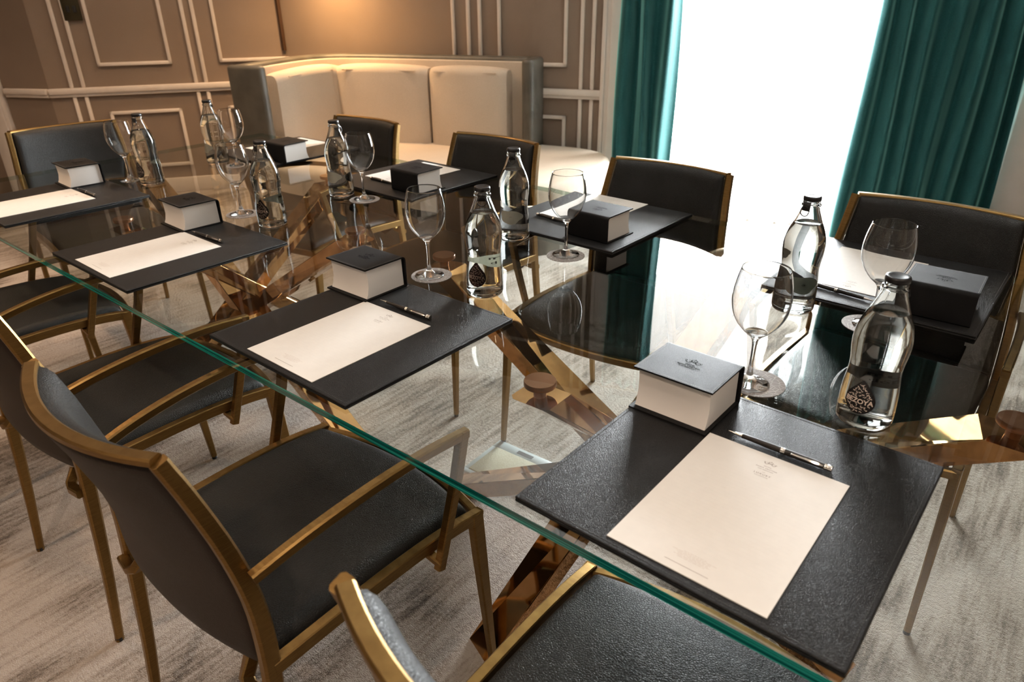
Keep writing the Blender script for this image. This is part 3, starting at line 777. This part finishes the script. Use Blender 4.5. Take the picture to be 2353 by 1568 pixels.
CH = [(-0.243, 0.290, 0, 'armless black leather chair with brass frame, nearest the viewer on the near side'),
      (-0.98, 0.275, 0, 'black leather armchair with brass arms, second from the viewer on the near side'),
      (-1.716, 0.307, 0, 'black leather armchair with brass arms, third from the viewer on the near side'),
      (-2.515, 0.303, -2, 'black leather armchair with brass arms, farthest along the near side'),
      (-0.262, 2.026, 178.5, 'black leather armchair in front of the wide green curtain'),
      (-1.025, 2.030, 180, 'black leather armchair set against the bright window'),
      (-1.765, 2.048, 180, 'black leather armchair in front of the cream banquette seat, second from the table end'),
      (-2.50, 2.04, 180, 'black leather armchair partly hidden by a water bottle, in front of the banquette'),
      (-3.44, 1.178, -96.7, 'black leather chair at the head of the table by the brown wall')]
for i, (x, y, a, lab) in enumerate(CH):
    c = chair1 if i == 0 else chair0 if i == 1 else dup(chair1 if i == 8 else chair0, (0, 0, 0), 0)
    c.location = (x, y, 0); c.rotation_euler = (0, 0, math.radians(a)); tag(c, lab, 'chair', 'leather chairs around the glass table')

# ------------------------------------------------------------------ place settings
PADW, PADD, PADH = 0.4414, 0.446, 0.009
def make_pad():
    t = empty('desk_pad')
    link('board', box(-PADW/2, PADW/2, -PADD/2, PADD/2, 0.0, 0.0042, 0.0018, 2, 'board'), 'pad_leather', t)
    link('top_leather', box(-PADW/2, PADW/2, -PADD/2, PADD/2, 0.0044, PADH, 0.0021, 3, 'top_leather'), 'pad_leather', t)
    parts = []; st_ = bmesh.new()
    def add(cx, cyy, lx, ly):
        vs = [st_.verts.new((cx+sx*lx/2, cyy+sy*ly/2, z)) for z in (PADH-0.0002, PADH+0.00035) for sx, sy in ((-1, -1), (1, -1), (1, 1), (-1, 1))]
        st_.faces.new(vs[4:]); 
        for k in range(4): st_.faces.new((vs[k], vs[(k+1) % 4], vs[4+(k+1) % 4], vs[4+k]))
    ix, iy = PADW/2-0.0065, PADD/2-0.0065; n = 100
    for k in range(n):
        u = -1+(2*k+1)/n
        for s in (-1, 1): add(u*ix, s*iy, 0.0030, 0.0009); add(s*ix, u*iy, 0.0009, 0.0030)
    me = bpy.data.meshes.new('stitching'); st_.to_mesh(me); st_.free()
    o = link('stitching', me, 'stitch', t); o['kind'] = 'stuff'
    return t
def make_paper():
    t = empty('letter_sheet')
    nx, ny = 8, 14; v = []; f = []
    for j in range(ny+1):
        for i in range(nx+1):
            x = -0.105+0.21*i/nx; y = -0.1485+0.297*j/ny; v.append((x, y, 0.0012))
    for j in range(ny):
        for i in range(nx): a = j*(nx+1)+i; f.append((a, a+1, a+nx+2, a+nx+1))
    link('sheet', box(-0.105, 0.105, -0.1485, 0.1485, 0.0, 0.0014, 0.0003, 1, 'sheet'), 'paper', t)
    z = 0.00155
    def put(me, name, mat): 
        me.transform(Matrix.Translation((0, 0, z))); link(name, me, mat, t)
    put(moved(emblem(0.019), 0, 0.1275), 'crest', 'ink')
    head = [text_mesh('HOTEL', width=0.011, spacing=1.25), text_mesh('MARIA CRISTINA', width=0.031, spacing=1.2), text_mesh('SAN SEBASTIAN', width=0.022, spacing=1.2), text_mesh('THE', width=0.0045, spacing=1.2), text_mesh('LUXURY', width=0.024, spacing=1.35), text_mesh('COLLECTION', width=0.019, spacing=1.2)]
    for me, y in zip(head, (0.1180, 0.1130, 0.1085, 0.1020, 0.0968, 0.0915)): moved(me, 0, y)
    put(cat_mesh(head, 'letterhead'), 'letterhead', 'ink')
    rnd = random.Random(4); dash = []
    for k, (w, y) in enumerate(((0.030, -0.1115), (0.058, -0.1140), (0.044, -0.1165), (0.040, -0.1190), (0.048, -0.1215), (0.036, -0.1240))):
        x = -w/2
        while x < w/2:
            l = rnd.uniform(0.002, 0.008); dash.append(ribbon([(x, y), (min(x+l, w/2), y)], 0.0011)); x += l+0.0012
    put(cat_mesh(dash, 'address_lines'), 'address_lines', 'ink_soft')
    put(ribbon([(-0.029, -0.136), (0.0285, -0.136)], 0.0012), 'web_line', 'ink')
    put(cat_mesh([ribbon([(-0.09, y), (0.09, y)], 0.00045, -0.0001) for y in [-0.10+0.0079*k for k in range(24)]], 'ruling'), 'ruling', 'rule_line')
    return t
BW, BD, BH = 0.134, 0.118, 0.074
def make_memo():
    t = empty('memo_box')
    # leather wrap: base flap, spine (away from the reader), lid
    def extr(prof, x0, x1, name):
        n = len(prof); v = [(x, y, z) for x in (x0, x1) for y, z in prof]
        f = [(k, (k+1) % n, n+(k+1) % n, n+k) for k in range(n)] + [tuple(range(n))[::-1], tuple(range(n, 2*n))]
        return autosmooth(fix(mesh(name, v, f)), 35)
    y0, y1 = -BD/2, BD/2; th = 0.0032; r = 0.010
    outer = [(y0-0.010, 0.0)] + [(y1-0.003, 0.0), (y1, 0.003)] + [(y1-r+r*math.cos(a), BH-r+r*math.sin(a)) for a in [PI/2*k/6 for k in range(7)]] + [(y0-0.002, BH+0.001)]
    inner = [(y0-0.002, BH+0.001-th)] + [(y1-r+(r-th)*math.cos(a), BH-r+(r-th)*math.sin(a)) for a in [PI/2*(6-k)/6 for k in range(7)]] + [(y1-th, th), (y0-0.010, th)]
    link('cover', extr(outer+inner, -BW/2-0.002, BW/2+0.002, 'cover'), 'memo_leather', t)
    pb = [(y0+0.0, 0.0036), (y0+0.004, 0.012), (y0+0.008, 0.03), (y0+0.008, 0.05), (y0+0.006, BH-th-0.0015), (y1-0.008, BH-th-0.0015), (y1-0.006, 0.0036)]
    link('paper_stack', extr(pb, -BW/2+0.004, BW/2-0.004, 'paper_stack'), 'paper_block', t)
    bm = bmesh.new()
    def add(cx, cyy, lx, ly):
        z = BH+0.0006+(0.0007 if False else 0)
        vs = [bm.verts.new((cx+sx*lx/2, cyy+sy*ly/2, BH+0.0004+0.0009*(y1-r-cyy)/(y1-r-y0))) for sx, sy in ((-1, -1), (1, -1), (1, 1), (-1, 1))]
        bm.faces.new(vs)
    for k in range(44):
        add(-BW/2+(k+0.5)*BW/44, y0+0.002, 0.0019, 0.0007)
    for k in range(34):
        for s in (-1, 1): add(s*(BW/2-0.0015), y0+0.003+(k+0.5)*(y1-r-y0-0.003)/34, 0.0007, 0.0019)
    me = bpy.data.meshes.new('cover_stitching'); bm.to_mesh(me); bm.free()
    o = link('cover_stitching', me, 'stitch_light', t); o['kind'] = 'stuff'
    e = [moved(emblem(0.031), 0, 0.012), moved(text_mesh('HOTEL', width=0.017, bold=0.03), 0, 0.0005), moved(text_mesh('MARIA CRISTINA', width=0.040, bold=0.03), 0, -0.0050), moved(text_mesh('SAN SEBASTIAN', width=0.030, bold=0.03), 0, -0.0100)]
    me = cat_mesh(e, 'embossed_crest'); 
    for vv in me.vertices: vv.co.z = BH+0.0003+0.0011*(y1-r-vv.co.y)/(y1-r-y0)
    link('embossed_crest', me, 'emboss', t)
    return t
def make_pen():
    t = empty('ballpoint_pen'); R = Matrix.Rotation(PI/2, 4, 'Y'); LIFT = Matrix.Translation((0, 0, 0.0052))
    def piece(prof, name, mat):
        me = lathe(prof, 20, name); me.transform(LIFT @ R); return link(name, me, mat, t)
    piece([(0, -0.079), (0.0009, -0.0785), (0.0014, -0.072), (0.0034, -0.056), (0, -0.056)], 'tip', 'chrome')
    piece([(0, -0.056), (0.0037, -0.056), (0.0046, -0.02), (0.0048, 0.004), (0, 0.004)], 'barrel', 'pen_body')
    piece([(0, 0.004), (0.0052, 0.004), (0.0053, 0.006), (0.0050, 0.0065), (0.0053, 0.0075), (0.0052, 0.0105), (0, 0.0105)], 'ring', 'chrome')
    piece([(0, 0.0105), (0.0049, 0.0105), (0.0047, 0.068), (0, 0.068)], 'cap_barrel', 'pen_body')
    piece([(0, 0.068), (0.0050, 0.068), (0.0050, 0.071), (0.0047, 0.0715), (0.0050, 0.072), (0.0046, 0.0785), (0, 0.079)], 'end_cap', 'chrome')
    link('clip', sweep([(0.020, -0.0040, 0.0078), (0.024, -0.0052, 0.0088), (0.045, -0.0052, 0.0088), (0.060, -0.0050, 0.0086), (0.066, -0.0040, 0.0075)], [(0.0012, 0.0026), (0.0012, 0.0022), (0.0012, 0.0030), (0.0012, 0.0036), (0.0012, 0.002)], (0, -0.7, 0.7), 0.0003), 'chrome', t)
    return t
# bottle ----------------------------------------------------------------
BPROF = [(0.0390, 0.0016), (0.0421, 0.0062), (0.0431, 0.0145), (0.0429, 0.0373), (0.0417, 0.0621), (0.0393, 0.0828), (0.0384, 0.0973), (0.0393, 0.1118), (0.0414, 0.1283), (0.0421, 0.1428), (0.0414, 0.1552), (0.0387, 0.1687), (0.0340, 0.1832), (0.0282, 0.1966), (0.0231, 0.2101), (0.0189, 0.2215), (0.0169, 0.2298)]
def bot_r(z):
    return lerp_tab([(b2, a) for a, b2 in BPROF], z)
def smooth_prof(pr, n):
    return [(p.x, p.y) for p in spline([(a, b2, 0) for a, b2 in pr], n)]
def make_bottle():
    t = empty('water_bottle')
    out = smooth_prof(BPROF, 60)
    neck = [(0.0176, 0.2303), (0.0192, 0.2313), (0.0195, 0.2333), (0.0190, 0.2353), (0.0172, 0.2363), (0.0170, 0.2378), (0.0172, 0.2403), (0.0165, 0.2423)]
    wall_ = 0.0030
    inner = [(max(r-wall_, 0.008), z) for r, z in out if z > 0.012][::-1]
    prof = [(0, 0.004), (0.028, 0.0035), (0.035, 0.0010)] + out + neck + [(0.0130, 0.2423), (0.0126, 0.2298)] + inner + [(0.0378, 0.0110), (0.032, 0.0090), (0.0, 0.0105)]
    link('glass', lathe(prof, 56, 'bottle_glass'), 'bottle_glass', t)
    lv = 0.195
    wo = [(r-wall_+0.0004, z) for r, z in out if 0.0125 < z < lv]
    rl = bot_r(lv)-wall_+0.0004
    wprof = [(0, 0.0101), (0.032, 0.0086), (0.0381, 0.0108)] + wo + [(rl, lv), (rl-0.0015, lv-0.0012), (0, lv-0.0014)]
    link('water', lathe(wprof, 56, 'water'), 'water', t)
    cp = link('cap', lathe([(0, 0.2498), (0.0115, 0.2502), (0.0150, 0.2514), (0.0172, 0.2503), (0.0180, 0.2473), (0.0177, 0.2423), (0.0168, 0.2416), (0, 0.2428)], 40, 'cap'), 'cap_black', t)
    # ring pull hanging on the neck, at local angle 0 (+x), plus its tear band
    ringp = empty('pull_ring'); ringp.parent = t
    ringo = []
    R1 = 0.0100
    for k in range(25):
        a = 2*PI*k/24; ringo.append((0.0200+0.0010*math.cos(a)+ (0.0016 if math.sin(a) < 0 else 0.0), R1*math.cos(a), 0.2218+R1*0.98*math.sin(a)))
    bpy.data.objects.remove(ringp)
    ro = link('pull_ring', sweep(ringo, (0.0014, 0.0020), (1, 0, 0), 0.0003), 'cap_black', t)
    tab = [(0.0184*math.cos(a), 0.0184*math.sin(a)) for a in [-0.50+k*0.125 for k in range(9)]]
    v = []; f = []
    for z in (0.2225, 0.2413):
        for x, y in tab: v.append((x+ (0.0014 if z < 0.235 else 0), y, z))
    n = len(tab)
    for k in range(n-1): f.append((k, k+1, n+k+1, n+k))
    me = mesh('tear_tab', v, f, True); bm = bmesh.new(); bm.from_mesh(me); bmesh.ops.solidify(bm, geom=bm.faces[:], thickness=0.0010); bm.to_mesh(me); bm.free()
    link('tear_tab', me, 'cap_black', ro)
    return t
def wrap(me, zc, off, ang=-PI/2):
    """bend a flat (x, y) mesh around the bottle, centred at height zc and facing angle ang"""
    for vv in me.vertices:
        z = zc+vv.co.y; r = bot_r(z)+off; a = ang+vv.co.x/0.0415
        vv.co = (r*math.cos(a), r*math.sin(a), z)
    me.update(); return me
def drop_outline(w, h, n=56):
    pts = []
    R_ = w/2; cy0 = -h/2+R_; top = h/2
    d = top-cy0; th = math.asin(R_/d)          # tangent from the tip
    a0 = th; a1 = PI-th
    rt = 0.0042; ct = top-rt/math.sin(th) if False else top
    pts.append((0.0, top-0.0030)); pts.append((-0.0016, top-0.0036))
    for k in range(1, 8):
        u = (k+1)/8; x = R_*math.cos(a0)*u; y = top+(cy0+R_*math.sin(a0)-top)*u; pts.append((-x, y))
    for k in range(1, 28):
        a = (PI-a0)+(PI+2*a0)*k/28; pts.append((R_*math.cos(a), cy0+R_*math.sin(a)))
    for k in range(7):
        u = 1-k/8; x = R_*math.cos(a0)*u; y = top+(cy0+R_*math.sin(a0)-top)*u; pts.append((x, y))
    pts.append((0.0016, top-0.0036))
    return pts
def fan(outline, rings=6, cy0=0.0):
    n = len(outline); v = [(0, cy0, 0)]; f = []
    for j in range(1, rings+1):
        u = j/rings
        v += [(x*u, cy0+(y-cy0)*u, 0) for x, y in outline]
    for k in range(n): f.append((0, 1+k, 1+(k+1) % n))
    for j in range(rings-1):
        for k in range(n):
            a = 1+j*n+k; b2 = 1+j*n+(k+1) % n; f.append((a, b2, b2+n, a+n))
    return mesh('fan', v, f, True)
LZ = 0.060
drop_me = wrap(fan(drop_outline(0.0455, 0.060), 7, -0.008), LZ, 0.0004)
drop_me_b = drop_me.copy()
word = text_mesh('BEZOYA', width=0.0410, height=0.0086, bold=0.03, spacing=0.98)
word_me = wrap(moved(word, 0, -0.0078), LZ, 0.0007)
swirls = []
rs = random.Random(12)
spots_ = []
for k in range(900):
    yy = rs.uniform(-0.026, 0.023); lim = 0.0205*math.sqrt(max(0, 1-((yy+0.0073)/0.0205)**2)) if yy < 0 else 0.0195*max(0, 1-yy/0.0285)
    xx = rs.uniform(-0.02, 0.02)
    if abs(yy+0.0078) < 0.0066 or abs(xx) > lim-0.0028: continue
    if any((xx-p)**2+(yy-q_)**2 < 0.0034**2 for p, q_ in spots_): continue
    spots_.append((xx, yy))
    a0 = rs.uniform(0, 6.28); r0 = rs.uniform(0.0013, 0.0019); dr = rs.choice((-1, 1))
    swirls.append(ribbon([(xx+r0*(1-0.09*i)*math.cos(a0+dr*0.55*i), yy+r0*(1-0.09*i)*math.sin(a0+dr*0.55*i)) for i in range(8)], 0.0010))
    swirls.append(disc2d(xx+r0*1.25*math.cos(a0+2.6), yy+r0*1.25*math.sin(a0+2.6), 0.0006, 8))
swirl_me = wrap(cat_mesh(swirls, 'scrolls'), LZ, 0.0006)
def blob_outline(n=64):
    pts = []
    for k in range(n):
        a = 2*PI*k/n; r = 1+0.10*math.sin(3*a+0.5)+0.06*math.sin(5*a+1.7)
        pts.append((0.034*r*math.cos(a), 0.0185*r*math.sin(a)))
    return pts
back_me = wrap(fan(blob_outline(), 12), 0.070, 0.0006, PI/2)
bt = [moved(text_mesh('muy', width=0.030, height=0.0095, bold=0.02), 0, 0.004), moved(text_mesh('débil', width=0.026, height=0.0072, bold=0.01), 0, -0.007)]
bt = cat_mesh(bt, 'back_print')
for vv in bt.vertices: vv.co.x = -vv.co.x          # read through the bottle from the front
back_txt = wrap(bt, 0.070, 0.0001, PI/2)
# wine glass ------------------------------------------------------------
def make_glass():
    t = empty('wine_glass')
    o = smooth_prof([(0.0056, 0.086), (0.0105, 0.093), (0.0230, 0.104), (0.0355, 0.119), (0.0440, 0.136), (0.0482, 0.155), (0.0482, 0.174), (0.0450, 0.196), (0.0398, 0.2175)], 44)
    i = [(max(r-0.0011, 0.0), z) for r, z in o if z > 0.0995]
    prof = [(0, 0.0008), (0.0350, 0.0), (0.0362, 0.0010), (0.0355, 0.0022), (0.026, 0.0040), (0.014, 0.0075), (0.0070, 0.015), (0.0047, 0.026), (0.0038, 0.042), (0.0037, 0.060), (0.0043, 0.076)] + o + [(0.0394, 0.2182), (0.0389, 0.2176)] + i[::-1] + [(0.009, 0.0985), (0.0, 0.0965)]
    link('glass_body', lathe(prof, 56, 'glass_body'), 'wine_glass', t)
    return t
coaster_me = lathe([(0, 0.0), (0.0505, 0.0), (0.0507, 0.0006), (0.0505, 0.0012), (0, 0.0012)], 64, 'coaster')

pad0, paper0, memo0, pen0, bottle0, glass0 = make_pad(), make_paper(), make_memo(), make_pen(), make_bottle(), make_glass()
first = {}
def place(key, root, loc, rz, label, cat, group):
    if key not in first: o = root; first[key] = True
    else: o = dup(root, (0, 0, 0), 0)
    o.location = loc; o.rotation_euler = (0, 0, math.radians(rz)); tag(o, label, cat, group); return o
# seat: key, far side?, pad(x, y, deg), paper(x, y, deg), memo(x, y, deg), pen(x, y, deg) , bottle(x, y, label deg, ring deg, maroon), glass(x, y), coaster
SEATS = [
 ('D', (-0.263, 0.813, -1.0), (-0.239, 0.753, -0.6), (-0.412, 0.958, -1.0), (-0.241, 0.919, -0.7), (-0.170, 1.109, -6, 60, 0), (-0.362, 1.104), (-0.352, 1.113)),
 ('C', (-1.078, 0.823, -0.6), (-1.072, 0.761, -0.6), (-1.238, 0.975, -0.4), (-1.068, 0.9305, 0.4), (-1.011, 1.132, 14, -52, 1), (-1.190, 1.127), (-1.187, 1.131)),
 ('B', (-1.893, 0.829, -0.2), (-1.891, 0.768, -0.9), (-2.055, 0.983, -2.5), (-1.889, 0.932, 1.4), (-1.873, 1.138, 19, -88, 0), (-2.051, 1.142), (-2.047, 1.143)),
 ('A', (-2.712, 0.840, -0.5), (-2.700, 0.776, -1.0), (-2.866, 0.990, -3.0), (-2.695, 0.936, -0.7), (-2.675, 1.161, 8, -65, 0), (-2.792, 1.132), None),
 ('E', (-0.292, 1.768, 179.0), (-0.348, 1.782, 177.5), (-0.163, 1.632, 181.0), (-0.356, 1.603, 171), (-0.416, 1.479, 215, -105, 0), (-0.257, 1.489), (-0.262, 1.487)),
 ('F', (-1.125, 1.757, 178.5), (-1.168, 1.838, 178), (-1.020, 1.634, 177), (-1.192, 1.661, 172.5), (-1.212, 1.489, 205, -62, 0), (-1.009, 1.456), (-1.006, 1.451)),
 ('G', (-1.932, 1.783, 178), (-1.984, 1.832, 177.5), (-1.800, 1.676, 178), (-1.962, 1.664, 176), (-1.978, 1.485, 190, 30, 0), (-1.871, 1.495), (-1.867, 1.492)),
 ('H', (-2.752, 1.800, 180), (-2.830, 1.858, 180), (-2.585, 1.690, 181), None, (-2.785, 1.491, 175, 80, 0), (-2.690, 1.522), (-2.690, 1.521)),
]
NAME = {'D': 'nearest the viewer', 'C': 'at the second place on the near side', 'B': 'at the third place on the near side', 'A': 'at the left edge of the photo',
        'E': 'on the far side before the wide curtain', 'F': 'on the far side before the bright window', 'G': 'on the far side before the banquette seat', 'H': 'at the far corner of the table'}
ZT = TZ; ZP = TZ+PADH
for key, pad, pap, memo, pen, bot, gls, cst in SEATS:
    w = NAME[key]
    place('pad', pad0, (pad[0], pad[1], ZT), pad[2], 'black stitched leather desk pad ' + w, 'desk pad', 'desk pads on the glass table')
    place('paper', paper0, (pap[0], pap[1], ZP), pap[2], 'white letterhead sheet on the desk pad ' + w, 'paper', 'letterhead sheets on the pads')
    place('memo', memo0, (memo[0], memo[1], ZP), memo[2], 'black leather memo box of white paper ' + w, 'memo box', 'memo boxes on the pads')
    if pen: place('pen', pen0, (pen[0], pen[1], ZP), pen[2], 'black and chrome pen beside the letterhead sheet ' + w, 'pen', 'pens on the pads')
    # bottle: copied with its parts, then its labels are added at their own angle
    if 'bottle' not in first: bo = bottle0; first['bottle'] = True
    else: bo = dup(bottle0, (0, 0, 0), 0)
    bo.location = (bot[0], bot[1], ZT); bo.rotation_euler = (0, 0, math.radians(bot[2]))
    tag(bo, 'clear glass water bottle with dark drop label ' + w, 'bottle', 'water bottles on the glass table')
    for ch in bo.children:
        if ch.name.startswith('pull_ring'): ch.rotation_euler = (0, 0, math.radians(bot[3]-bot[2]))
    lb = link('front_label', drop_me_b if bot[4] else drop_me, 'drop_maroon' if bot[4] else 'drop_black', bo)
    link('label_word', word_me, 'label_letter', lb); link('label_scrolls', swirl_me, 'label_letter', lb)
    bk = link('back_label', back_me, 'label_back', bo); link('back_print', back_txt, 'label_print', bk)
    zc = ZT
    if cst:
        cs = link('coaster', coaster_me, 'coaster_print'); cs.location = (cst[0], cst[1], ZT); cs.rotation_euler = (0, 0, random.uniform(0, 6))
        tag(cs, 'round grey paper coaster under the wine glass ' + w, 'coaster', 'coasters under the glasses'); zc = ZT+0.0012
    place('glass', glass0, (gls[0], gls[1], zc), 0, 'empty clear wine glass ' + w, 'wine glass', 'wine glasses on the table')
